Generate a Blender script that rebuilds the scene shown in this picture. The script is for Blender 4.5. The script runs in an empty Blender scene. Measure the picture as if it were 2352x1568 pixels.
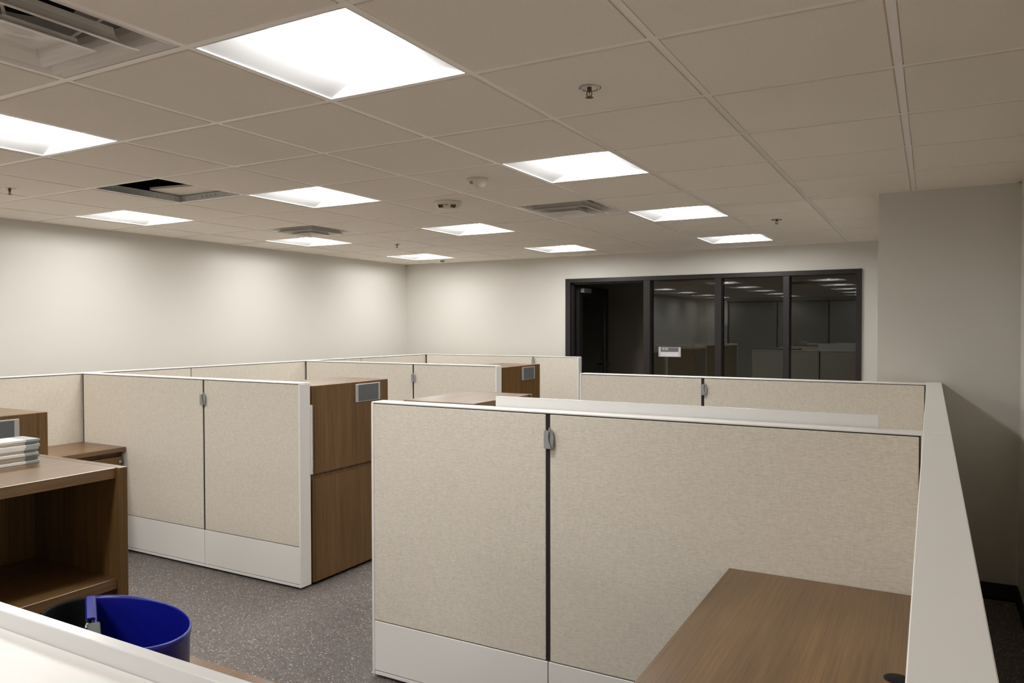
import bpy, bmesh, math, random
from mathutils import Vector, Matrix
random.seed(4)
SC = bpy.context.scene
COL = SC.collection
G = 0.6096                       # ceiling module, 2 ft

# ------------------------------------------------------------------ camera
cd = bpy.data.cameras.new('camera'); cam = bpy.data.objects.new('camera', cd); COL.objects.link(cam)
cd.sensor_width = 36.0; cd.lens = 26.4986; cd.clip_start = 0.05; cd.clip_end = 100
_r = Vector((0.8742929, 0.4853948, -0.0019679)); _u = Vector((-0.0077356, 0.0179869, 0.9998083)); _f = Vector((-0.4853371, 0.8741101, -0.0194807))
_m = Matrix((_r, _u, -_f)).transposed().to_4x4(); _m.translation = Vector((1.9247708, -1.4963367, 1.6130018))
cam.matrix_world = _m
SC.camera = cam
# ------------------------------------------------------------------ world and exposure
w = bpy.data.worlds.new('world'); SC.world = w; w.use_nodes = True
w.node_tree.nodes['Background'].inputs[0].default_value = (0.02, 0.02, 0.02, 1)
w.node_tree.nodes['Background'].inputs[1].default_value = 0.0
SC.view_settings.view_transform = 'Standard'; SC.view_settings.look = 'None'
SC.view_settings.gamma = 1.0; SC.view_settings.use_curve_mapping = False
SC.view_settings.exposure = 0.0
LAMP = 42.0                      # radiance of the troffer lenses
SC.cycles.max_bounces = 14; SC.cycles.diffuse_bounces = 13; SC.cycles.glossy_bounces = 4; SC.cycles.transparent_max_bounces = 12

# ------------------------------------------------------------------ materials
def mat(name, col=(0.8, 0.8, 0.8), rough=0.6, metal=0.0, spec=0.5, coat=0.0):
    m = bpy.data.materials.new(name); m.use_nodes = True
    b = m.node_tree.nodes['Principled BSDF']
    b.inputs['Base Color'].default_value = (*col, 1); b.inputs['Roughness'].default_value = rough
    b.inputs['Metallic'].default_value = metal; b.inputs['Specular IOR Level'].default_value = spec
    b.inputs['Coat Weight'].default_value = coat
    return m
def nt(m): return m.node_tree.nodes, m.node_tree.links, m.node_tree.nodes['Principled BSDF']
def coords(m, scale, loc=(0, 0, 0)):
    n, l, b = nt(m)
    tc = n.new('ShaderNodeTexCoord'); mp = n.new('ShaderNodeMapping')
    mp.inputs['Scale'].default_value = scale; mp.inputs['Location'].default_value = loc
    l.new(tc.outputs['Object'], mp.inputs['Vector']); return mp.outputs['Vector']
def noise(m, vec, scale=1.0, detail=3.0, rough=0.5):
    n, l, b = nt(m); t = n.new('ShaderNodeTexNoise'); t.inputs['Scale'].default_value = scale
    t.inputs['Detail'].default_value = detail; t.inputs['Roughness'].default_value = rough
    l.new(vec, t.inputs['Vector']); return t.outputs['Fac']
def ramp(m, fac, stops):
    n, l, b = nt(m); r = n.new('ShaderNodeValToRGB'); l.new(fac, r.inputs['Fac'])
    e = r.color_ramp.elements
    while len(e) < len(stops): e.new(0.5)
    for k, (p, c) in enumerate(stops): e[k].position = p; e[k].color = (*c, 1) if len(c) == 3 else c
    return r.outputs['Color']
def mixc(m, fac, a, b_, mode='MIX'):
    n, l, b = nt(m); x = n.new('ShaderNodeMix'); x.data_type = 'RGBA'; x.blend_type = mode
    for s, v in ((x.inputs[0], fac), (x.inputs[6], a), (x.inputs[7], b_)):
        if hasattr(v, 'is_output') or hasattr(v, 'links'): l.new(v, s)
        else: s.default_value = v
    return x.outputs[2]
def base(m, c): m.node_tree.links.new(c, m.node_tree.nodes['Principled BSDF'].inputs['Base Color'])
def bump(m, h, strength=0.2, dist=0.002):
    n, l, b = nt(m); x = n.new('ShaderNodeBump'); x.inputs['Strength'].default_value = strength
    x.inputs['Distance'].default_value = dist; l.new(h, x.inputs['Height']); l.new(x.outputs['Normal'], b.inputs['Normal'])

def paint(name, col):
    m = mat(name, col, 0.75, spec=0.25)
    bump(m, noise(m, coords(m, (1, 1, 1)), 350, 2), 0.12, 0.001); return m
M_WALL = paint('wall_paint', (0.655, 0.634, 0.590))
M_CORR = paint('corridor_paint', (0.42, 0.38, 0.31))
M_TILE = mat('ceiling_tile', (0.75, 0.7, 0.64), 0.9, spec=0.1)
_v = coords(M_TILE, (1, 1, 1)); _n = noise(M_TILE, _v, 420, 3, 0.6)
base(M_TILE, ramp(M_TILE, _n, [(0.30, (0.84, 0.77, 0.685)), (0.62, (0.92, 0.855, 0.77))])); bump(M_TILE, _n, 0.35, 0.001)
M_BAR = mat('grid_metal', (0.95, 0.90, 0.85), 0.32, spec=0.6)
M_WEB = mat('galvanised_metal', (0.30, 0.31, 0.32), 0.5, metal=0.2)
_n = noise(M_WEB, coords(M_WEB, (1, 1, 1)), 60, 3); base(M_WEB, ramp(M_WEB, _n, [(0.3, (0.50, 0.53, 0.54)), (0.7, (0.68, 0.71, 0.72))]))
M_DARK = mat('plenum_dark', (0.03, 0.028, 0.026), 0.9)
M_WHITE = mat('white_enamel', (0.80, 0.785, 0.76), 0.35)
M_REFL = mat('reflector_enamel', (0.86, 0.86, 0.86), 0.5)
M_SIDE = mat('perforated_side_reflector', (0.80, 0.805, 0.81), 0.6)
M_LENS = bpy.data.materials.new('lamp_lens'); M_LENS.use_nodes = True
_t = M_LENS.node_tree; _t.nodes.clear(); _e = _t.nodes.new('ShaderNodeEmission'); _o = _t.nodes.new('ShaderNodeOutputMaterial')
_e.inputs[0].default_value = (1.0, 0.992, 0.972, 1); _e.inputs[1].default_value = LAMP; _t.links.new(_e.outputs[0], _o.inputs[0])
M_CAP = mat('trim_paint', (0.86, 0.85, 0.825), 0.38, spec=0.4)
M_BOARD = mat('white_board', (0.76, 0.76, 0.75), 0.25)
M_CORE = mat('core_black', (0.015, 0.013, 0.012), 0.7)

M_FAB = mat('panel_fabric', (0.5, 0.45, 0.37), 0.95, spec=0.1)
_a = noise(M_FAB, coords(M_FAB, (55, 55, 520)), 1, 3, 0.6); _b = noise(M_FAB, coords(M_FAB, (300, 300, 30)), 1, 2)
_c = ramp(M_FAB, _a, [(0.28, (0.60, 0.55, 0.47)), (0.5, (0.715, 0.665, 0.58)), (0.72, (0.82, 0.77, 0.68))])
_d = ramp(M_FAB, _b, [(0.3, (0.95, 0.95, 0.95)), (0.7, (1.04, 1.04, 1.04))])
base(M_FAB, mixc(M_FAB, 1.0, _c, _d, 'MULTIPLY')); bump(M_FAB, _a, 0.25, 0.001)

def wood(name, s_fine, s_big, tone=1.0, rough=0.30, spec=0.4):
    m = mat(name, (0.2, 0.12, 0.06), rough, spec=spec)
    a = noise(m, coords(m, s_fine), 1, 4, 0.65); b_ = noise(m, coords(m, s_big), 1, 3, 0.5)
    t = tone
    c = ramp(m, a, [(0.25, (0.11*t, 0.054*t, 0.017*t)), (0.5, (0.17*t, 0.093*t, 0.034*t)), (0.78, (0.25*t, 0.148*t, 0.064*t))])
    d = ramp(m, b_, [(0.25, (0.74, 0.74, 0.74)), (0.75, (1.18, 1.15, 1.1))])
    base(m, mixc(m, 1.0, c, d, 'MULTIPLY')); bump(m, a, 0.08, 0.0005)
    return m
M_WOODV = wood('wood_vertical_grain', (190, 190, 3.2), (14, 14, 0.7), 0.92)
M_WOODY = wood('wood_long_grain', (190, 3.2, 190), (14, 0.9, 14), 0.95, 0.31, 0.85)
M_FLOOR = mat('speckled_rubber', (0.1, 0.09, 0.08), 0.55, spec=0.35)
_v = coords(M_FLOOR, (1, 1, 1)); n_, l_, b_ = nt(M_FLOOR)
_w1 = noise(M_FLOOR, coords(M_FLOOR, (1, 1, 1), (3, 1, 0)), 30, 2)
def flecks(size, lo, hi, loc):
    vo = n_.new('ShaderNodeTexVoronoi'); vo.inputs['Scale'].default_value = size; vo.inputs['Randomness'].default_value = 1.0
    nn = n_.new('ShaderNodeTexNoise'); nn.inputs['Scale'].default_value = size*1.3; nn.inputs['Detail'].default_value = 2
    vv = coords(M_FLOOR, (1, 1, 1), loc)
    ad = n_.new('ShaderNodeVectorMath'); ad.operation = 'MULTIPLY_ADD'; ad.inputs[1].default_value = (1.6/size,)*3
    l_.new(vv, nn.inputs['Vector']); l_.new(nn.outputs['Color'], ad.inputs[0]); l_.new(vv, ad.inputs[2]); l_.new(ad.outputs[0], vo.inputs['Vector'])
    mp = n_.new('ShaderNodeMapRange'); mp.inputs['From Min'].default_value = lo; mp.inputs['From Max'].default_value = hi
    mp.inputs['To Min'].default_value = 1; mp.inputs['To Max'].default_value = 0
    l_.new(vo.outputs['Distance'], mp.inputs['Value'])
    # keep only some cells
    sp = n_.new('ShaderNodeSeparateColor'); l_.new(vo.outputs['Color'], sp.inputs[0])
    gt = n_.new('ShaderNodeMath'); gt.operation = 'GREATER_THAN'; gt.inputs[1].default_value = 0.45; l_.new(sp.outputs[0], gt.inputs[0])
    mu = n_.new('ShaderNodeMath'); mu.operation = 'MULTIPLY'; l_.new(mp.outputs[0], mu.inputs[0]); l_.new(gt.outputs[0], mu.inputs[1])
    return mu.outputs[0]
_g = ramp(M_FLOOR, _w1, [(0.3, (0.110, 0.095, 0.089)), (0.7, (0.155, 0.136, 0.129))])
_g = mixc(M_FLOOR, flecks(170, 0.25, 0.38, (5, 2, 0)), _g, (0.045, 0.04, 0.038, 1))
_g = mixc(M_FLOOR, flecks(78, 0.20, 0.29, (0, 0, 0)), _g, (0.60, 0.54, 0.44, 1))
_g = mixc(M_FLOOR, flecks(130, 0.22, 0.32, (1, 7, 0)), _g, (0.36, 0.33, 0.29, 1))
base(M_FLOOR, _g)
M_FRAME = mat('dark_bronze', (0.022, 0.018, 0.018), 0.42, metal=0.3)
M_BASEB = mat('baseboard_rubber', (0.018, 0.016, 0.014), 0.6)
M_GREY = mat('grey_plastic', (0.31, 0.315, 0.32), 0.45)
M_ALU = mat('satin_aluminium', (0.55, 0.55, 0.53), 0.4, metal=0.35)
M_CAPG = mat('pale_grey_plastic', (0.34, 0.37, 0.375), 0.45)
M_CLIP = mat('dark_grey_plastic', (0.075, 0.08, 0.08), 0.6, spec=0.2)
M_INS = mat('grey_insert', (0.13, 0.135, 0.14), 0.7)
M_BLUE = mat('blue_plastic', (0.003, 0.006, 0.22), 0.33)
M_BLACK = mat('black_plastic', (0.004, 0.004, 0.004), 0.65, spec=0.2)
M_BRONZE = mat('sprinkler_bronze', (0.12, 0.075, 0.045), 0.45, metal=0.7)
M_CHROME = mat('chrome', (0.5, 0.5, 0.48), 0.2, metal=1.0)
M_IVORY = mat('ivory_plastic', (0.72, 0.67, 0.58), 0.4)
M_RED = mat('red_ink', (0.35, 0.06, 0.05), 0.6)
M_INK = mat('white_ink', (0.8, 0.8, 0.78), 0.6)
M_PAPER = mat('paper', (0.66, 0.66, 0.68), 0.6)
M_GREEN = mat('green_plastic', (0.01, 0.22, 0.08), 0.5)
M_BLIND = mat('blind_fabric', (0.24, 0.235, 0.225), 0.9)
def glass_mat():
    m = bpy.data.materials.new('window_glass'); m.use_nodes = True; t = m.node_tree; t.nodes.clear()
    o = t.nodes.new('ShaderNodeOutputMaterial'); mx = t.nodes.new('ShaderNodeMixShader'); fr = t.nodes.new('ShaderNodeFresnel'); fr.inputs[0].default_value = 1.66
    tr = t.nodes.new('ShaderNodeBsdfTransparent'); tr.inputs[0].default_value = (0.62, 0.64, 0.61, 1)
    gl = t.nodes.new('ShaderNodeBsdfGlossy'); gl.inputs['Roughness'].default_value = 0.0; gl.inputs[0].default_value = (1, 1, 1, 1)
    t.links.new(fr.outputs[0], mx.inputs[0]); t.links.new(tr.outputs[0], mx.inputs[1]); t.links.new(gl.outputs[0], mx.inputs[2]); t.links.new(mx.outputs[0], o.inputs[0])
    return m
M_GLASS = glass_mat()

# ------------------------------------------------------------------ mesh helpers
class MB:
    def __init__(s): s.bm = bmesh.new(); s.mats = []
    def mi(s, m):
        if m not in s.mats: s.mats.append(m)
        return s.mats.index(m)
    def box(s, x0, x1, y0, y1, z0, z1, m, bev=0.0, seg=1):
        k = s.mi(m)
        if x1 < x0: x0, x1 = x1, x0
        if y1 < y0: y0, y1 = y1, y0
        vs = [s.bm.verts.new((x, y, z)) for x in (x0, x1) for y in (y0, y1) for z in (z0, z1)]
        F = [(0, 1, 3, 2), (4, 6, 7, 5), (0, 4, 5, 1), (2, 3, 7, 6), (0, 2, 6, 4), (1, 5, 7, 3)]
        fs = [s.bm.faces.new([vs[i] for i in f]) for f in F]
        for f in fs: f.material_index = k
        if bev > 0:
            es = list({e for f in fs for e in f.edges})
            r = bmesh.ops.bevel(s.bm, geom=es, offset=bev, segments=seg, affect='EDGES', profile=0.6)
            for f in r['faces']: f.material_index = k
        return s
    def poly(s, pts, m):
        f = s.bm.faces.new([s.bm.verts.new(p) for p in pts]); f.material_index = s.mi(m); return f
    def prism(s, prof, axis, a0, a1, m):
        """prof: 2-D polygon in the two other axes (cyclic order), extruded along axis"""
        k = s.mi(m)
        def P(a, p):
            if axis == 'x': return (a, p[0], p[1])
            if axis == 'y': return (p[0], a, p[1])
            return (p[0], p[1], a)
        A = [s.bm.verts.new(P(a0, p)) for p in prof]; B = [s.bm.verts.new(P(a1, p)) for p in prof]; n = len(prof)
        for f in ([A[::-1], B] + [[A[i], A[(i+1) % n], B[(i+1) % n], B[i]] for i in range(n)]):
            s.bm.faces.new(f).material_index = k
        return s
    def lathe(s, prof, m, cx=0, cy=0, n=40, smooth=True):
        k = s.mi(m); rings = []
        for r, z in prof:
            rings.append([s.bm.verts.new((cx+r*math.cos(2*math.pi*i/n), cy+r*math.sin(2*math.pi*i/n), z)) for i in range(n)] if r > 1e-6 else [s.bm.verts.new((cx, cy, z))])
        for a, b in zip(rings, rings[1:]):
            for i in range(n):
                j = (i+1) % n
                if len(a) == 1 and len(b) == 1: continue
                if len(a) == 1: v = [a[0], b[i], b[j]]
                elif len(b) == 1: v = [a[i], a[j], b[0]]
                else: v = [a[i], a[j], b[j], b[i]]
                f = s.bm.faces.new(v); f.material_index = k; f.smooth = smooth
        return s
    def tube(s, p0, p1, r, m, n=12):
        k = s.mi(m); p0 = Vector(p0); p1 = Vector(p1); d = (p1-p0).normalized(); a = d.orthogonal().normalized(); b = d.cross(a)
        A = [s.bm.verts.new(p0+(a*math.cos(t)+b*math.sin(t))*r) for t in [2*math.pi*i/n for i in range(n)]]
        B = [s.bm.verts.new(p1+(a*math.cos(t)+b*math.sin(t))*r) for t in [2*math.pi*i/n for i in range(n)]]
        for i in range(n):
            f = s.bm.faces.new([A[i], A[(i+1) % n], B[(i+1) % n], B[i]]); f.material_index = k; f.smooth = True
        s.bm.faces.new(A[::-1]).material_index = k; s.bm.faces.new(B).material_index = k
        return s
    def build(s, name, parent=None, label=None):
        bmesh.ops.recalc_face_normals(s.bm, faces=s.bm.faces)
        me = bpy.data.meshes.new(name); s.bm.to_mesh(me); s.bm.free()
        for m in s.mats: me.materials.append(m)
        o = bpy.data.objects.new(name, me); COL.objects.link(o)
        if parent: o.parent = parent
        if label: o['label'] = label
        return o
def tag(o, label, cat, group=None, kind=None):
    o['label'] = label; o['category'] = cat
    if group: o['group'] = group
    if kind: o['kind'] = kind
    return o
def thing(name, loc, label, cat, group=None, rz=0.0):
    o = bpy.data.objects.new(name, None); COL.objects.link(o); o.location = loc; o.rotation_euler = (0, 0, rz)
    o.empty_display_size = 0.1
    return tag(o, label, cat, group)
def struct(mb, name, label=None, parent=None):
    o = mb.build(name, parent)
    if not parent: o['kind'] = 'structure'
    if label: o['label'] = label
    return o
def copy_tree(o, parent=None):
    c = o.copy(); COL.objects.link(c)
    if parent: c.parent = parent
    for ch in list(o.children): copy_tree(ch, c)
    return c
def text_mesh(name, body, size, m, matrix, parent, depth=0.0006, label=None):
    cu = bpy.data.curves.new(name+'_curve', 'FONT'); cu.body = body; cu.size = size; cu.extrude = depth; cu.align_x = 'LEFT'
    t = bpy.data.objects.new(name+'_tmp', cu); COL.objects.link(t)
    bpy.context.view_layer.update()
    me = bpy.data.meshes.new_from_object(t.evaluated_get(bpy.context.evaluated_depsgraph_get())); me.name = name
    bpy.data.objects.remove(t); bpy.data.curves.remove(cu)
    me.materials.clear(); me.materials.append(m); me.transform(matrix)
    o = bpy.data.objects.new(name, me); COL.objects.link(o); o.parent = parent
    if label: o['label'] = label
    return o

# ------------------------------------------------------------------ room shell
XL, XR, YF, YB, H = -4.18, 2.38, 6.61, -7.70, 2.44
CX, CY = 1.635, 3.746                                   # corner of the projecting wall block
b = MB().box(XL-.1, XR+.1, YB-.1, 9.2, -.06, 0, M_FLOOR); struct(b, 'floor', 'grey-brown speckled rubber floor')
b = MB().box(XL-.12, XL, YB-.12, YF+.12, 0, H, M_WALL); struct(b, 'wall_left', 'cream painted left wall washed by ceiling lights')
OX0, OX1, OZ = -1.845, 1.336, 2.175
b = MB()
b.box(XL, OX0, YF, YF+.12, 0, H, M_WALL).box(OX0, OX1, YF, YF+.12, OZ, H, M_WALL).box(OX1, CX+.0, YF, YF+.12, 0, H, M_WALL)
struct(b, 'wall_far', 'cream painted far wall around the dark glazed front')
b = MB().box(CX, XR+.12, CY, YF+.12, 0, H, M_WALL); struct(b, 'wall_block', 'projecting wall block right of the glazing')
b = MB().box(XR, XR+.12, YB-.12, CY, 0, H, M_WALL); struct(b, 'wall_right', 'right wall of the narrow dark aisle')
b = MB().box(XL, XR, YB-.12, YB, 0, H, M_WALL); struct(b, 'wall_back', 'wall behind the camera, seen only in the glass')
# dark blinds of the back windows (seen mirrored in the glazing)
bw = struct(MB().box(-3.3, 2.25, YB, YB+.03, .06, 2.34, M_FRAME), 'window_2', 'blind-covered windows of the back wall, mirrored in the glass')
for k in range(4):
    x0 = -3.25+k*1.37
    MB().box(x0, x0+1.33, YB+.03, YB+.04, .10, 2.31, M_BLIND).build('roller_blind', bw)
def skirting(name, segs):
    b = MB()
    for s in segs: b.box(*s, 0, .10, M_BASEB, .003)
    for s in segs:
        b.box(s[0], s[1], s[2], s[3], .0, .012, M_BASEB)
    struct(b, name)
skirting('baseboard_block', [(CX, XR, CY-.01, CY)])
skirting('baseboard_right', [(XR-.01, XR, YB, CY-.01)])
skirting('baseboard_left', [(XL, XL+.01, YB, YF)])
skirting('baseboard_far', [(XL+.01, OX0, YF-.01, YF), (OX1, CX, YF-.01, YF)])
# corridor beyond the glazing
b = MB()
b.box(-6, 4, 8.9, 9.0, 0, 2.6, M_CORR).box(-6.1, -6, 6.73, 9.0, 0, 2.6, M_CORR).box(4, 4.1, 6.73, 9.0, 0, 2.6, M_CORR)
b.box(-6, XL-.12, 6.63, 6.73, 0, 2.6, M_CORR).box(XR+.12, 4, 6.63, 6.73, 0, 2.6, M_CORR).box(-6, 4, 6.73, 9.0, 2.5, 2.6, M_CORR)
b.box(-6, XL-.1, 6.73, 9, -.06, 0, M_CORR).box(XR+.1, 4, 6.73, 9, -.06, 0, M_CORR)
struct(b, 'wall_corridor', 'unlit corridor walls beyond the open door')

# ------------------------------------------------------------------ ceiling: tiles, grid
LI = (-6, -3, 0); LJ = (9, 6, 3, 0, -3, -6, -9, -12)
lights = [(i, j) for j in LJ for i in LI]
vents = [(-1, -1), (-1, 5), (-5, 5)]
hole = (-4, 2)
skip = set(lights) | set(vents) | {hole}
def inroom(x0, x1, y0, y1):
    """clip a cell to the room plan, returning rectangles"""
    out = []
    for (a0, a1, b0, b1) in ((XL, XR, YB, CY), (XL, CX, CY, YF)):
        c = (max(x0, a0), min(x1, a1), max(y0, b0), min(y1, b1))
        if c[1]-c[0] > .02 and c[3]-c[2] > .02: out.append(c)
    return out
b = MB(); g_ = .0165; h_ = .012
for i in range(-7, 4):
    for j in range(-13, 11):
        if (i, j) in skip: continue
        for (x0, x1, y0, y1) in inroom(i*G, (i+1)*G, j*G, (j+1)*G):
            b.box(x0+g_, x1-g_, y0+g_, y1-g_, H-.003, H+.005, M_TILE, .0015)
            b.box(x0+h_-.003, x1-h_+.003, y0+h_-.003, y1-h_+.003, H+.005, H+.016, M_TILE)
ceiling = struct(b, 'ceiling', 'beige acoustic tile ceiling in a square metal grid')
b = MB()
def bar(x0, x1, y0, y1, dz=0):
    b.box(x0, x1, y0, y1, H+dz, H+.003+dz, M_BAR)
for i in range(-6, 4):
    x = i*G; y1 = YF if x < CX else CY
    bar(x-h_, x+h_, YB, y1); b.box(x-.001, x+.001, YB, y1, H+.003, H+.040, M_WEB); b.box(x-.004, x+.004, YB, y1, H+.036, H+.043, M_WEB)
for j in range(-12, 11):
    y = j*G; x1 = XR if y < CY else CX
    bar(XL, x1, y-h_, y+h_, .0003); b.box(XL, x1, y-.001, y+.001, H+.003, H+.040, M_WEB); b.box(XL, x1, y-.004, y+.004, H+.036, H+.043, M_WEB)
for s in ((XL, XL+.022, YB, YF), (XL, CX, YF-.022, YF), (XR-.022, XR, YB, CY), (XL, XR, YB, YB+.022), (CX-.022, CX, CY, YF), (CX, XR, CY-.022, CY)):
    b.box(*s, H-.0005, H+.002, M_BAR)
b.build('ceiling_grid', ceiling)
# punched holes in the webs around the missing tile
for t in (.22, .26, .30, .34, .52, .56, .60):
    MB().tube((-4*G+t, 3*G-.0015, H+.024), (-4*G+t, 3*G-.0028, H+.024), .0035, M_DARK, 8).build('web_hole', ceiling)
for t in (.06, .12, .30, .44):
    MB().tube((-3*G-.0015, 3*G-t, H+.024), (-3*G-.0028, 3*G-t, H+.024), .0035, M_DARK, 8).build('web_hole', ceiling)
# plenum above the ceiling
b = MB(); z0, z1 = H+.12, H+.75
b.box(XL-.1, XR+.1, YB-.1, YF+.1, z1, z1+.05, M_DARK)
b.box(XL-.12, XL, YB-.1, YF+.1, H, z1, M_DARK).box(XR, XR+.12, YB-.1, YF+.1, H, z1, M_DARK).box(XL-.1, XR+.1, YF, YF+.12, H, z1, M_DARK).box(XL-.1, XR+.1, YB-.12, YB, H, z1, M_DARK)
struct(b, 'wall_plenum', 'dark space above the ceiling tiles')
# the tile pushed aside above the open cell
lt = thing('ceiling_tile', (-2.02, 1.93, H+.046), 'loose ceiling tile pushed aside above the open hole', 'tile', rz=math.radians(9))
MB().box(-.30, .30, -.30, .30, 0, .016, M_TILE, .002).build('tile_slab', lt)
lt.location = (-2.17, 1.93, H+.047)

# ------------------------------------------------------------------ ceiling lights
def light_proto():
    t = thing('ceiling_light', (0, 0, 0), '', 'ceiling light')
    a, c = .0125, G-.0125; z = H+.0035
    b = MB()
    # flange
    e = a+.004
    for s in ((a, e, a, c), (c-.004, c, a, c), (e, c-.004, a, e), (e, c-.004, c-.004, c)): b.box(*s, z-.004, z, M_SIDE)
    i0, i1, j0, j1, zt = .19, G-.19, .046, G-.046, H+.062
    o0, o1 = e, c-.004
    b.poly([(o0, o0, z), (o0, o1, z), (i0, j1, zt), (i0, j0, zt)], M_SIDE)
    b.poly([(o1, o0, z), (i1, j0, zt), (i1, j1, zt), (o1, o1, z)], M_SIDE)
    # housing box
    b.box(a+.001, c-.001, a+.001, c-.001, H+.080, H+.095, M_REFL)
    for s in ((a+.001, a+.003, a, c), (c-.003, c-.001, a, c), (a, c, a+.001, a+.003), (a, c, c-.003, c-.001)): b.box(*s, z, H+.09, M_REFL)
    b.build('housing', t)
    for yo, yi in ((o0, j0), (o1, j1)):
        b = MB(); b.poly([(o0, yo, z), (o1, yo, z), (i1, yi, zt), (i0, yi, zt)], M_REFL); b.build('end_reflector', t)
    # lens: shallow curved diffuser
    b = MB(); N = 10; pts = []
    for k in range(N+1):
        u = (1-math.cos(math.pi*k/N))/2; x = i0+(i1-i0)*u; pts.append((x, zt-.034*math.sin(math.pi*u)**.8))
    for (xa, za), (xb, zb) in zip(pts, pts[1:]):
        b.poly([(xa, j0-.004, za), (xb, j0-.004, zb), (xb, j1+.004, zb), (xa, j1+.004, za)], M_LENS).smooth = True
    for yy in (j0-.004, j1+.004): b.poly([(x, yy, zz) for x, zz in pts], M_LENS)
    b.build('lens', t)
    return t
LL = {(0, 0): 'largest glowing square ceiling light, at the top of the photo near the big diffuser',
 (-3, 0): 'glowing ceiling light cut off by the left edge of the photo',
 (-6, 3): 'glowing ceiling light just below and beyond the open hole, by the left wall',
 (-3, 3): 'glowing ceiling light right of the open hole and left of the smoke detectors',
 (0, 3): 'glowing ceiling light right of the smaller smoke detector, second largest on the right',
 (-6, 6): 'glowing ceiling light directly behind the small air diffuser near the left wall',
 (-3, 6): 'glowing ceiling light between the two far air diffusers, behind the FIRE detector',
 (0, 6): 'glowing ceiling light right of the middle air diffuser, above the dark glazing',
 (-6, 9): 'farthest small glowing ceiling light, in the corner beside the green tag',
 (-3, 9): 'small glowing ceiling light near the far wall, left of the dark glazing top',
 (0, 9): 'rightmost small glowing ceiling light nearest the top of the dark glazing'}
proto = light_proto(); first = True
for (i, j) in lights:
    o = proto if first else copy_tree(proto); first = False
    o.location = (i*G, j*G, 0)
    if (i, j) in LL: o['label'] = LL[(i, j)]; o['group'] = 'square ceiling lights in view'
    elif (i, j) == (-6, 0): o['label'] = 'ceiling light above the nearest left cubicle, outside the left edge'; o['group'] = 'square ceiling lights beyond the frame'
    else: o['label'] = 'ceiling light behind the camera, seen only as a reflection in the glazing'; o['group'] = 'square ceiling lights behind the camera'

# ------------------------------------------------------------------ air diffusers
def ring(b, r0, z0_, r1, z1_, m, cx, cy, cr=0.0):
    p = lambda r, z, sx, sy: (cx+sx*r, cy+sy*r, z)
    q = ((-1, -1), (1, -1), (1, 1), (-1, 1))
    for k in range(4):
        a, c = q[k], q[(k+1) % 4]
        b.poly([p(r0, z0_, *a), p(r0, z0_, *c), p(r1, z1_, *c), p(r1, z1_, *a)], m)
def curved_ring(b, rb, zb, rt, zt, m, cx, cy, N=5, th=.003):
    # flared louvre: vertical at the top, flaring to horizontal at the bottom lip
    P = []
    for k in range(N+1):
        a = math.pi/2*k/N; P.append((rb-(rb-rt)*math.sin(a), zb+(zt-zb)*(1-math.cos(a))))
    for (r0, z0_), (r1, z1_) in zip(P, P[1:]): ring(b, r0, z0_, r1, z1_, m, cx, cy)
    for (r0, z0_), (r1, z1_) in zip(P, P[1:]): ring(b, r0, z0_+th, r1, z1_+th*.3, m, cx, cy)
    ring(b, rb, zb, rb, zb+th, m, cx, cy)
def diffuser():
    t = thing('air_diffuser', (0, 0, 0), '', 'air vent')
    c = G/2
    M_V = M_DIFF
    b = MB(); ring(b, G/2-.013, H+.003, G/2-.020, H-.001, M_V, c, c); curved_ring(b, G/2-.020, H-.001, .235, H+.075, M_V, c, c)
    b.build('outer_frame', t)
    b = MB(); curved_ring(b, .213, H-.024, .165, H+.035, M_V, c, c); b.build('louvre', t)
    b = MB(); curved_ring(b, .134, H-.037, .098, H-.005, M_V, c, c); ring(b, .098, H-.005, .0001, H-.005, M_V, c, c)
    b.lathe([(0, H-.011), (.02, H-.011), (.022, H-.013), (.024, H-.011), (.055, H-.009), (.075, H-.005)], M_V, c, c); b.build('centre_plaque', t)
    b = MB()
    # back pan with round duct
    N = 32; q = []
    for n in range(N):
        a = 2*math.pi*n/N; ca, sa = math.cos(a), math.sin(a); s = .235/max(abs(ca), abs(sa))
        q.append(((c+ca*s, c+sa*s, H+.075), (c+ca*.135, c+sa*.135, H+.095)))
    for n in range(N):
        A, B = q[n], q[(n+1) % N]; b.poly([A[0], B[0], B[1], A[1]], M_PAN)
    b.build('back_pan', t)
    b = MB(); b.lathe([(.135, H+.095), (.135, H+.40), (0, H+.40)], M_DARK, c, c); b.build('duct_collar', t)
    for sx, sy in ((1, 1), (1, -1), (-1, 1), (-1, -1)):
        MB().tube((c+sx*.085, c+sy*.085, H-.004), (c+sx*.155, c+sy*.155, H+.07), .005, M_V, 6).build('strut', t)
    return t
M_PAN = mat('diffuser_pan', (0.20, 0.20, 0.19), 0.5)
M_DIFF = mat('diffuser_enamel', (0.84, 0.80, 0.76), 0.28)
dl = {(-1, -1): 'large louvred air diffuser cut off in the top left corner of the photo',
      (-1, 5): 'louvred air diffuser in the middle of the ceiling, right of the FIRE detector',
      (-5, 5): 'small louvred air diffuser near the left wall, in front of a ceiling light'}
d0 = diffuser(); f = True
for v in vents:
    o = d0 if f else copy_tree(d0); f = False; o.location = (v[0]*G, v[1]*G, 0); o['label'] = dl[v]; o['group'] = 'air diffusers in the ceiling'

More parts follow.
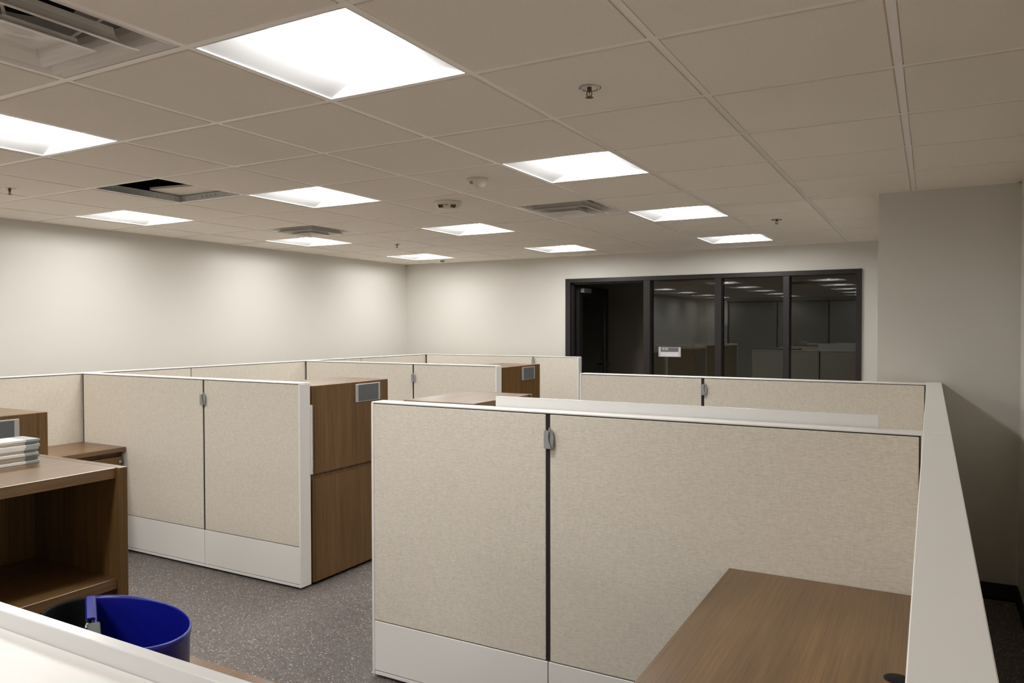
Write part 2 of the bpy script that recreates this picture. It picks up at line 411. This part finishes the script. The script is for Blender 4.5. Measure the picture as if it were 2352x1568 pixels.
# ------------------------------------------------------------------ sprinklers, detectors
ZT = H-.003
def sprinkler():
    t = thing('sprinkler', (0, 0, 0), '', 'sprinkler')
    MB().lathe([(.022, .004), (.030, 0), (.034, -.004), (.040, -.003), (.041, .0)], M_CHROME, n=32).lathe([(.0, .003), (.022, .004)], M_BLACK, n=24).build('escutcheon', t)
    b = MB(); b.tube((0, 0, .002), (0, 0, -.014), .008, M_BRONZE)
    for s in (-1, 1):
        b.tube((s*.007, 0, -.012), (s*.010, 0, -.024), .0018, M_BRONZE, 6); b.tube((s*.010, 0, -.024), (s*.003, 0, -.034), .0018, M_BRONZE, 6)
    b.tube((0, 0, -.014), (0, 0, -.032), .0018, M_CHROME, 6)
    b.build('sprinkler_body', t)
    b = MB(); k = b.mi(M_BRONZE); n = 16
    ring_ = [b.bm.verts.new(((.014 if i % 2 else .0095)*math.cos(math.pi*i/n), (.014 if i % 2 else .0095)*math.sin(math.pi*i/n), -.034)) for i in range(2*n)]
    f_ = b.bm.faces.new(ring_); r = bmesh.ops.extrude_face_region(b.bm, geom=[f_])
    for v in r['geom']:
        if isinstance(v, bmesh.types.BMVert): v.co.z -= .0015
    b.build('deflector', t)
    return t
s0 = sprinkler(); f = True
for (x, y, lb) in ((.89, .92, 'nearest and largest sprinkler head, right of the biggest ceiling light'), (-2.854, .98, 'sprinkler head at the left edge of the photo, left of the open hole'),
                   (-2.726, 4.526, 'tiny sprinkler head between the far small lights on the left'), (.88, 4.60, 'sprinkler head above the right part of the dark glazing')):
    o = s0 if f else copy_tree(s0); f = False; o.location = (x, y, ZT); o['label'] = lb; o['group'] = 'sprinkler heads in the ceiling'
sd = thing('smoke_detector', (-.29, 2.10, ZT), 'smaller white dome smoke detector nearer the camera, with a ring button', 'smoke detector')
MB().lathe([(.0, 0), (.058, 0), (.060, -.006), (.056, -.018), (.046, -.034), (.036, -.044), (.014, -.048), (0, -.048)], M_IVORY).build('dome', sd)
MB().lathe([(.010, -.048), (.013, -.051), (.016, -.048)], M_WHITE).build('test_button', sd)
for k in range(3):
    a = math.radians(-112+k*9); MB().tube((math.cos(a)*.0555, math.sin(a)*.0555, -.019), (math.cos(a)*.0465, math.sin(a)*.0465, -.0335), .0016, M_BLACK, 6).build('grille_slot', sd)
fd = thing('fire_detector', (-.866, 2.66, ZT), 'larger white ceiling detector marked FIRE with dark grilles', 'smoke detector', rz=math.radians(29))
MB().lathe([(.0, 0), (.088, 0), (.090, -.008), (.082, -.024), (.066, -.046), (.05, -.052), (0, -.052)], M_IVORY).build('dome', fd)
# sloping front carries the lettering and the grilles (local -Y faces the viewer)
b = MB()
for sx in (-1, 1):
    for k in range(5):
        a = math.radians(-90+sx*(22+k*6)); 
        p0 = Vector((math.cos(a)*.0685, math.sin(a)*.0685, -.0455)); p1 = Vector((math.cos(a)*.081, math.sin(a)*.081, -.027))
        MB().tube(p0, p1, .0024, M_BLACK, 6).build('grille_slot', fd)
_sl = math.atan2(.022, .016)
text_mesh('fire_lettering', 'FIRE', .016, M_RED, Matrix.Translation((-.020, -.0805, -.0395+.004)) @ Matrix.Rotation(math.radians(90)-(-(math.pi/2-_sl)), 4, 'X'), fd, label='red capital lettering FIRE')
gt = MB(); gt.lathe([(0, 0), (.03, 0), (.024, -.012), (0, -.018)], M_GREEN, n=20); o = gt.build('ceiling_tag'); o.location = (-3.394, 6.30, ZT)
tag(o, 'small green button on the ceiling in the far corner', 'button')

# ------------------------------------------------------------------ glazed front and door
FY0, FY1 = YF-.02, YF+.13
b = MB()
b.box(OX0, OX0+.062, FY0, FY1, 0, OZ, M_FRAME, .002)                       # left jamb
b.box(OX1-.05, OX1, FY0, FY1, 0, OZ, M_FRAME, .002)
b.box(OX0+.062, OX1-.05, FY0+.001, FY1-.001, OZ-.048, OZ-.0005, M_FRAME, .002)
for (x0, x1) in ((-.885, -.81), (-.09, -.022), (.604, .664)): b.box(x0, x1, FY0, FY1, 0, OZ-.0485, M_FRAME, .002)
b.box(-.81, OX1, FY0, FY1, 0, .10, M_FRAME, .002)
b.box(OX0+.062, OX0+.082, FY0+.05, FY1-.04, 0, OZ-.048, M_FRAME); b.box(OX0+.062, -.885, FY0+.05, FY1-.04, OZ-.066, OZ-.048, M_FRAME)   # door stops
win = struct(b, 'window_1', 'dark framed floor-to-head glazing in the far wall')
for (x0, x1) in ((-.81, -.09), (-.022, .604), (.664, OX1-.05)):
    MB().box(x0, x1, YF+.05, YF+.058, .10, OZ-.048, M_GLASS).build('glass_pane', win)
# door leaf swung open into the corridor, hinged at the left jamb
dr = bpy.data.objects.new('door_1', None); COL.objects.link(dr); dr.location = (OX0+.085, FY1+.01, 0); dr.rotation_euler = (0, 0, math.radians(88)); dr['kind'] = 'structure'; dr['label'] = 'dark framed glass door standing open into the corridor'
W_ = .86; b = MB()
b.box(0, .10, -.022, .022, .01, 2.10, M_FRAME, .002).box(W_-.10, W_, -.022, .022, .01, 2.10, M_FRAME, .002).box(.10, W_-.10, -.022, .022, 1.98, 2.10, M_FRAME, .002).box(.10, W_-.10, -.022, .022, .01, .26, M_FRAME, .002)
b.build('door_frame', dr)
MB().box(.10, W_-.10, -.004, .004, .26, 1.98, M_GLASS).build('door_glass', dr)
b = MB(); b.tube((W_-.05, -.022, 1.13), (W_-.05, -.07, 1.13), .012, M_FRAME); b.tube((W_-.05, -.065, 1.13), (W_-.17, -.065, 1.13), .009, M_FRAME); b.build('door_handle', dr)
b = MB(); b.box(.04, .26, -.065, -.022, 2.02, 2.075, M_GREY, .004); b.build('door_closer', dr)
# room sign stuck on the glass
sg = thing('room_sign', (-.728, YF+.046, 1.277), 'small grey and white room number sign stuck on the glass', 'sign')
MB().box(0, .252, -.006, 0, 0, .108, M_ALU, .001).build('sign_plate', sg)
MB().box(.026, .226, -.0075, -.006, .055, .104, M_INS).build('name_strip', sg, 'dark grey upper strip')
MB().box(.026, .226, -.0075, -.006, .004, .054, M_PAPER).build('paper_insert', sg, 'pale blank lower strip')
text_mesh('sign_lettering', 'S910E', .031, M_INK, Matrix.Translation((.042, -.0085, .076)) @ Matrix.Rotation(math.pi/2, 4, 'X') @ Matrix.Diagonal((.88, 1, 1, 1)), sg, label='white room number lettering')

# ------------------------------------------------------------------ cubicle partitions
PT = 1.272; KT = .262
def partition(name, axis, a0, a1, t0, t1, seams, label, end0=False, end1=False, gap=.016, c0=.022, c1=.016, side=None, capjoint=None):
    """run from a0 to a1 along axis, thickness t0..t1 in the other axis; every part is a mesh"""
    if axis == 'x': base_ = ((a0+a1)/2, (t0+t1)/2, 0)
    else: base_ = ((t0+t1)/2, (a0+a1)/2, 0)
    t = thing(name, base_, label, 'cubicle partition', 'beige cubicle partitions')
    def bx(b, A0, A1, T0, T1, z0, z1, m, bev=0.0, seg=1):
        if axis == 'x': b.box(A0-base_[0], A1-base_[0], T0-base_[1], T1-base_[1], z0, z1, m, bev, seg)
        else: b.box(T0-base_[0], T1-base_[0], A0-base_[1], A1-base_[1], z0, z1, m, bev, seg)
    b = MB(); bx(b, a0+.006, a1-.006, t0+.006, t1-.006, .03, PT-.006, M_CORE); bx(b, a0+.03, a1-.03, t0+.022, t1-.022, 0, .03, M_CORE)
    b.build('core_frame', t, 'black inner frame showing in the seams')
    s0 = a0+(.012 if end0 else c0); s1 = a1-(.012 if end1 else c1)
    cuts = [s0]+[v for s in seams for v in (s-gap/2, s+gap/2)]+[s1]
    for k in range(0, len(cuts), 2):
        for (u0, u1) in ((t0, t0+.010), (t1-.010, t1)):
            b = MB(); bx(b, cuts[k], cuts[k+1], u0+(.001 if u0 == t0 else 0), u1-(0 if u0 == t0 else .001), KT+.004, PT-.0105, M_FAB, .003, 2); b.build('fabric_panel', t)
            b = MB(); e0 = cuts[k]-(gap/2-.002 if k else 0); e1 = cuts[k+1]+(gap/2-.002 if k+2 < len(cuts) else 0)
            bx(b, e0, e1, u0, u1, .034, KT, M_CAP, .0015); bx(b, e0, e1, u0+.001, u1-.001, .014, .0305, M_CAP, .0015)
            b.build('kick_plate', t)
    b = MB()
    js = [a0]+([capjoint-.003, capjoint+.003] if capjoint is not None else [])+[a1]
    for k in range(0, len(js), 2):
        bx(b, js[k], js[k+1], t0-.001, t1+.001, PT-.0065, PT, M_CAP, .0015, 1)
    b.build('top_cap', t)
    for on, A0, A1 in ((end0, a0-.002, a0+.011), (end1, a1-.011, a1+.002)):
        if on: b = MB(); bx(b, A0, A1, t0-.001, t1+.001, .014, PT-.0066, M_CAP, .0015); b.build('end_trim', t)
    return t
XC0, XC1 = -3.745, -3.66
XE = -1.435
SP0, SP1 = 1.907, 1.984
AX0 = -.315
partition('cubicle_partition', 'x', AX0, SP0-.001, 1.208, 1.295, [.586], 'large front beige partition with two fabric panels, nearest the camera, hook at its seam', end0=True, gap=.02, c1=.010)
partition('cubicle_partition', 'x', AX0, SP0-.001, 3.56, 3.645, [.586], 'beige partition in front of the dark glazing, behind the white board', end0=True, gap=.02, c1=.010)
partition('cubicle_partition', 'x', AX0, SP0-.001, -1.12, -1.035, [.586], 'blurred partition with white cap crossing the bottom left corner', end0=True, gap=.02)
partition('cubicle_partition', 'y', -3.6, 3.735, SP0, SP1, [-1.16, 3.6], 'long partition with broad white cap running up the right side to the wall', capjoint=1.25, gap=.012)
partition('cubicle_partition', 'x', XC1+.001, XE, 1.885, 1.972, [-2.305], 'left beige partition with white end post beside the tall brown cabinet', end1=True)
partition('cubicle_partition', 'x', XC1+.001, XE+.04, 4.20, 4.287, [-2.295], 'middle row beige partition ending at the second tall cabinet', end1=True)
partition('cubicle_partition', 'x', XC1+.001, -1.548, 6.30, 6.385, [-2.125], 'farthest beige partition, against the far wall left of the door', end1=True)
partition('cubicle_partition', 'x', XC1+.001, XE, -.49, -.403, [-2.305], 'beige partition left of the frame beside the cut-off tall cabinet', end1=True)
partition('cubicle_partition', 'y', -3.0, 6.385, XC0, XC1, [-1.45, .75, 2.85, 5.077], 'long beige partition run parallel to the left wall', end1=False, gap=.008)

# coat hooks in the seams
def hook():
    t = thing('coat_hook', (0, 0, 0), '', 'coat hook')
    # front plate and rear jaw are cut profiles standing off the panel (local -Y faces the aisle)
    front = [(-.006, -.037), (.024, -.037), (.024, -.029), (.018, -.016), (.0145, -.002), (.0135, .012), (.015, .026), (.016, .035), (-.006, .035)]
    rear = [(-.006, -.036), (.028, -.036), (.031, -.010), (.031, .012), (.028, .030), (.024, .036), (.019, .026), (.016, .046), (.012, .046), (.010, .028), (-.006, .028)]
    MB().prism([(x, z) for x, z in front], 'y', -.012, -.008, M_GREY).box(-.006, -.002, -.009, .012, -.036, .034, M_GREY).build('hook_plate', t)
    MB().prism([(x, z) for x, z in rear], 'y', -.004, .006, M_GREY).build('hook_jaw', t)
    return t
h0 = hook(); f = True
for (x, y, z, lb) in ((.586, 1.208, 1.165, 'grey coat hook in the seam of the large front partition'), (.586, 3.56, 1.19, 'grey coat hook on the partition in front of the glazing'),
                      (-2.305, 1.885, 1.135, 'grey coat hook on the left partition near the brown cabinet'), (-2.295, 4.20, 1.14, 'grey coat hook on the middle row partition'),
                      (-2.125, 6.30, 1.21, 'tiny grey coat hook on the farthest partition')):
    o = h0 if f else copy_tree(h0); f = False; o.location = (x, y-.0115, z); o['label'] = lb; o['group'] = 'coat hooks in panel seams'

# white boards hung behind the right-hand partitions
def board(x0, x1, y0, z, label):
    t = thing('white_board', ((x0+x1)/2, y0+.011, z-.415), label, 'board', 'white boards behind partitions')
    hx = (x1-x0)/2
    MB().box(-hx, hx, -.006, .009, 0, .415, M_BOARD, .001).build('board_panel', t)
    for sx in (-.7, .7): MB().box(sx*hx-.02, sx*hx+.02, -.011, -.006, .05, .30, M_CAP).build('mounting_bracket', t)
board(.29, 1.775, 1.2965, 1.315, 'long white board standing just above the large front partition')
board(.29, 1.775, -1.038, 1.291, 'white board edge behind the partition in the bottom left corner')

# ------------------------------------------------------------------ tall cabinets
def nameplate(parent, y, z, w_=.253, h_=.115):
    # on a face looking +X
    f = MB().box(0, .008, y-w_/2, y+w_/2, z-h_/2, z+h_/2, M_ALU, .0015).build('name_plate', parent, 'silver framed name holder')
    MB().box(.008, .0095, y-w_/2+.03, y+w_/2-.022, z-h_/2+.004, z+h_/2-.004, M_INS).build('grey_insert', f)
def cabinet(x1, y0, y1, label, depth=.45, top=1.248, plate=True):
    t = thing('storage_cabinet', (x1-depth, y0, 0), label, 'cabinet', 'tall brown storage cabinets facing the aisle')
    D = depth; W = y1-y0
    b = MB(); b.box(0, D-.022, .0, .018, .02, top-.026, M_WOODV, .001).box(0, D-.022, W-.018, W, .02, top-.026, M_WOODV, .001).box(0, .016, .018, W-.018, .02, top-.026, M_WOODV)
    b.box(.016, D-.03, .018, W-.018, .06, .08, M_WOODV); b.box(.016, D-.024, .018, W-.018, .66, .68, M_WOODV)
    b.build('carcass', t)
    MB().box(.0, D-.04, .02, W-.02, 0, .02, M_BLACK).build('plinth', t)
    MB().box(0, D-.0205, 0, W, top-.026, top, M_WOODY, .001).build('top_panel', t)
    for (z0_, z1_) in ((.698, top), (.022, .666)):
        b = MB(); b.box(D-.020, D, .012, W, z0_, z1_, M_WOODV, .0015)
        b.box(D-.020, D-.002, .0, .010, z0_, z1_, M_WOODV, .001)
        b.build('cabinet_door', t)
    MB().box(D-.034, D-.021, .0, W, .66, .70, M_WOODV).build('handle_recess', t)
    b = MB(); b.box(D-.022, D-.004, -.012, -.001, .70, 1.13, M_WHITE, .0005)
    b.build('bracket_rail', t, 'white slotted bracket strip')
    for z in (.72, .735, .80, .90, 1.02, 1.05, 1.09): MB().tube((D-.0045, -.0065, z), (D-.0032, -.0065, z), .0022, M_BLACK, 6).build('bracket_slot', t)
    if plate:
        f_ = MB().box(D, D+.008, .39, .643, 1.112, 1.232, M_ALU, .0015).build('name_plate', t, 'silver framed name holder')
        MB().box(D+.008, D+.0092, .415, .622, 1.117, 1.227, M_INS).build('grey_insert', f_)
    return t
cabinet(-1.42, 1.985, 2.722, 'tall brown cabinet with grey name plate beside the left partition post')
cabinet(-1.42, 4.325, 5.09, 'farther tall brown cabinet with grey name plate in the middle row')
cabinet(-1.42, -.385, .378, 'tall brown cabinet with name plate cut off at the left edge')

# ------------------------------------------------------------------ open bookcases
def bookcase(x0, x1, y0, y1, label, top=1.2505):
    t = thing('bookcase', (x0, y0, 0), label, 'bookcase', 'open brown bookcases')
    D = x1-x0; W = y1-y0; s = .024
    MB().box(0, D-.012, s, W-s, top-.028, top, M_WOODY, .001).build('top_board', t)
    MB().box(0, D, 0, s, 0, top, M_WOODV, .001).build('side_panel', t)
    MB().box(0, D, W-s, W, 0, top, M_WOODV, .001).build('side_panel', t)
    MB().box(0, .016, s, W-s, .02, top-.028, M_WOODV).build('back_panel', t)
    for z in (.935, .55, .08): MB().box(.016, D-.010, s, W-s, z-.0, z+.028, M_WOODY, .001).build('shelf', t)
    MB().box(.016, D-.03, s, W-s, 0, .08, M_WOODV).build('toe_kick', t)
    return t
bookcase(-.31, .092, -.87, -.268, 'open brown bookcase on the left holding stacked metal rails', 1.2505)
bookcase(-.36, .052, 1.507, 2.105, 'brown bookcase whose top shows behind the large front partition', 1.2505)
# stacked rails on the near bookcase
rg = 'white and grey metal rails stacked on the bookcase'
rl = ['bottom white metal rail with grey end on the bookcase', 'middle white metal rail of the stack on the bookcase', 'topmost white metal rail of the stack on the bookcase']
rail0 = None
for k in range(3):
    if rail0 is None:
        t = thing('metal_rail', (0, 0, 0), '', 'metal rail', rg)
        pf = [(0, 0), (0, .006), (-.006, .008), (-.006, .014), (0, .016), (0, .0212), (-.085, .0212), (-.085, 0)]
        MB().prism(pf, 'y', -.50, -.035, M_WHITE).build('rail_body', t)
        MB().prism([(x+(.0005 if x == 0 else 0), z) for x, z in pf], 'y', -.035, 0, M_CAPG).build('end_cap', t, 'grey end cap')
        rail0 = t; o = t
    else: o = copy_tree(rail0)
    o.location = (-.172+(-.002, .001, 0)[k], -.343-.004*(k == 1), 1.2512+k*.0215); o['label'] = rl[k]

# ------------------------------------------------------------------ desks
def desk(name, x0, x1, y0, y1, label, legs, z=.755, th=.03):
    t = thing(name, (x0, y0, 0), label, 'desk')
    MB().box(0, x1-x0, 0, y1-y0, z-th, z, M_WOODY, .0015).build('desktop', t)
    for (a, c, d, e) in legs: MB().box(a, c, d, e, 0, z-th, M_CAP, .002).build('support_panel', t)
    return t
dk = desk('desk', 1.305, SP0-.002, -1.03, 1.206, 'brown desk along the right partition, wood grain top with a cable grommet', [(.02, .58, .02, .05), (.02, .58, 2.18, 2.21)])
MB().lathe([(0, .758), (.026, .758), (.032, .7555), (.032, .754)], M_BLACK, 1.862-1.305, .545+1.03, 28).build('cable_grommet', dk, 'black round grommet')
desk('desk', .095, 1.303, -1.008, -.195, 'brown desk under the blue bin at the bottom left', [(.02, .05, .05, .75), (1.15, 1.18, .05, .75)])
dl_ = desk('desk', XC1+.003, -3.13, .38, 1.883, 'brown desk in the left cubicle corner above a locked drawer unit', [(.02, .5, .02, .05)])
pd = thing('drawer_unit', (XC1+.02, 1.46, 0), 'brown pedestal drawers with a lock under the left corner desk', 'drawers')
PD = -3.145-(XC1+.02); PW = .41
b = MB(); b.box(0, PD-.022, 0, PW, .03, .70, M_WOODV, .001).box(.02, PD-.05, .02, PW-.02, 0, .03, M_BLACK).box(.0, PD-.035, 0, PW, .70, .722, M_WOODV); b.build('carcass', pd)
for (z0_, z1_) in ((.545, .690), (.39, .54), (.035, .385)):
    d_ = MB().box(PD-.02, PD, .004, PW-.004, z0_, z1_, M_WOODV, .003).build('drawer', pd)
    MB().box(PD-.03, PD-.004, .01, PW-.01, z1_-.001, z1_+.004, M_BLACK).build('finger_pull', d_)
MB().tube((PD, PW-.03, .655), (PD+.012, PW-.03, .655), .010, M_CHROME, 16).build('lock', pd, 'chrome lock')

# ------------------------------------------------------------------ waste bin pair on the desk
BC = Vector((.518, -.585)); BZ0, BZ1 = .7555, 1.035; Hh = BZ1-BZ0
_th = -.084; _p0 = Vector((.35, -.524))-BC; _d = Vector((.855, -.518)); _nrm = Vector((.518, .855))
binT = thing('divided_bin', (BC.x, BC.y, BZ0), 'oval desk-side bin, half bright blue and half black, at bottom left', 'bin')
def half_outline(side, A, B):
    P = []; N = 96
    for k in range(N):
        t = 2*math.pi*k/N; x = A*math.cos(t); y = B*math.sin(t)
        P.append(Vector((x*math.cos(_th)-y*math.sin(_th), x*math.sin(_th)+y*math.cos(_th))))
    dist = lambda p: side*((p-_p0).dot(_nrm))-.002
    out = []
    for k in range(N):
        p, q = P[k], P[(k+1) % N]; dp, dq = dist(p), dist(q)
        if dp >= 0: out.append(p)
        if (dp >= 0) != (dq >= 0): out.append(p+(q-p)*(dp/(dp-dq)))
    return out
def half_bin(name, side, m, label):
    O = half_outline(side, .190, .1105); n = len(O)
    c = sum(O, Vector((0, 0)))/n; Rm = sum((p-c).length for p in O)/n
    b = MB(); k_ = b.mi(m); th = .0035
    prof = [(.90, 0, 0), (.985, Hh-.013, 0), (.985, Hh-.012, .004), (.99, Hh-.003, .0045), (1.0, Hh, .001), (1.0, Hh, -th), (.985, Hh-.006, -th), (.90, .006, -th)]
    rings = []
    for sc, z, off in prof:
        ring_ = []
        for p in O:
            r = p-c; r = r*sc*(1+off/Rm); ring_.append(b.bm.verts.new((c.x+r.x, c.y+r.y, z)))
        rings.append(ring_)
    for A, B in zip(rings, rings[1:]):
        for i in range(n):
            j = (i+1) % n; f = b.bm.faces.new([A[i], A[j], B[j], B[i]]); f.material_index = k_
            f.smooth = (O[i]-O[j]).length < .02
    b.bm.faces.new(rings[0]).material_index = k_; b.bm.faces.new(rings[-1]).material_index = k_
    return b.build(name, binT, label)
half_bin('recycling_bucket', 1, M_BLUE, 'bright blue half'); half_bin('waste_bucket', -1, M_BLACK, 'black half')
def chord_obj(o, t0):
    o.location = (_p0.x+_d.x*t0, _p0.y+_d.y*t0, 0); o.rotation_euler = (0, 0, math.atan2(_d.y, _d.x))
hk = MB().prism([(-.015, Hh-.05), (-.015, Hh-.001), (-.012, Hh+.004), (.000, Hh+.004), (.003, Hh+.001), (.003, Hh-.003), (.000, Hh+.0005), (-.010, Hh+.001), (-.012, Hh-.003), (-.012, Hh-.05)], 'x', .010, .150, M_BLUE).build('rim_hook', binT); chord_obj(hk, 0)
cl = MB().box(.185, .30, -.012, .010, Hh-.035, Hh+.006, M_CLIP, .002).build('bin_clip', binT, 'grey clip'); chord_obj(cl, 0)
cp = MB().tube((.145, -.012, Hh-.004), (.19, -.012, Hh-.004), .0045, M_CHROME, 10).build('clip_pin', binT); chord_obj(cp, 0)

# ------------------------------------------------------------------ tall white cabinet by the back wall, mirrored in the glass
wc = thing('metal_cabinet', (-3.75, -7.1, 0), 'tall pale cabinet seen mirrored in the second glass pane', 'cabinet')
MB().box(0, .45, -.55, 0, 0, 1.66, M_CAP, .004).build('cabinet_body', wc); MB().box(.03, .42, 0, .012, .05, 1.63, M_CAP, .002).build('cabinet_door', wc)
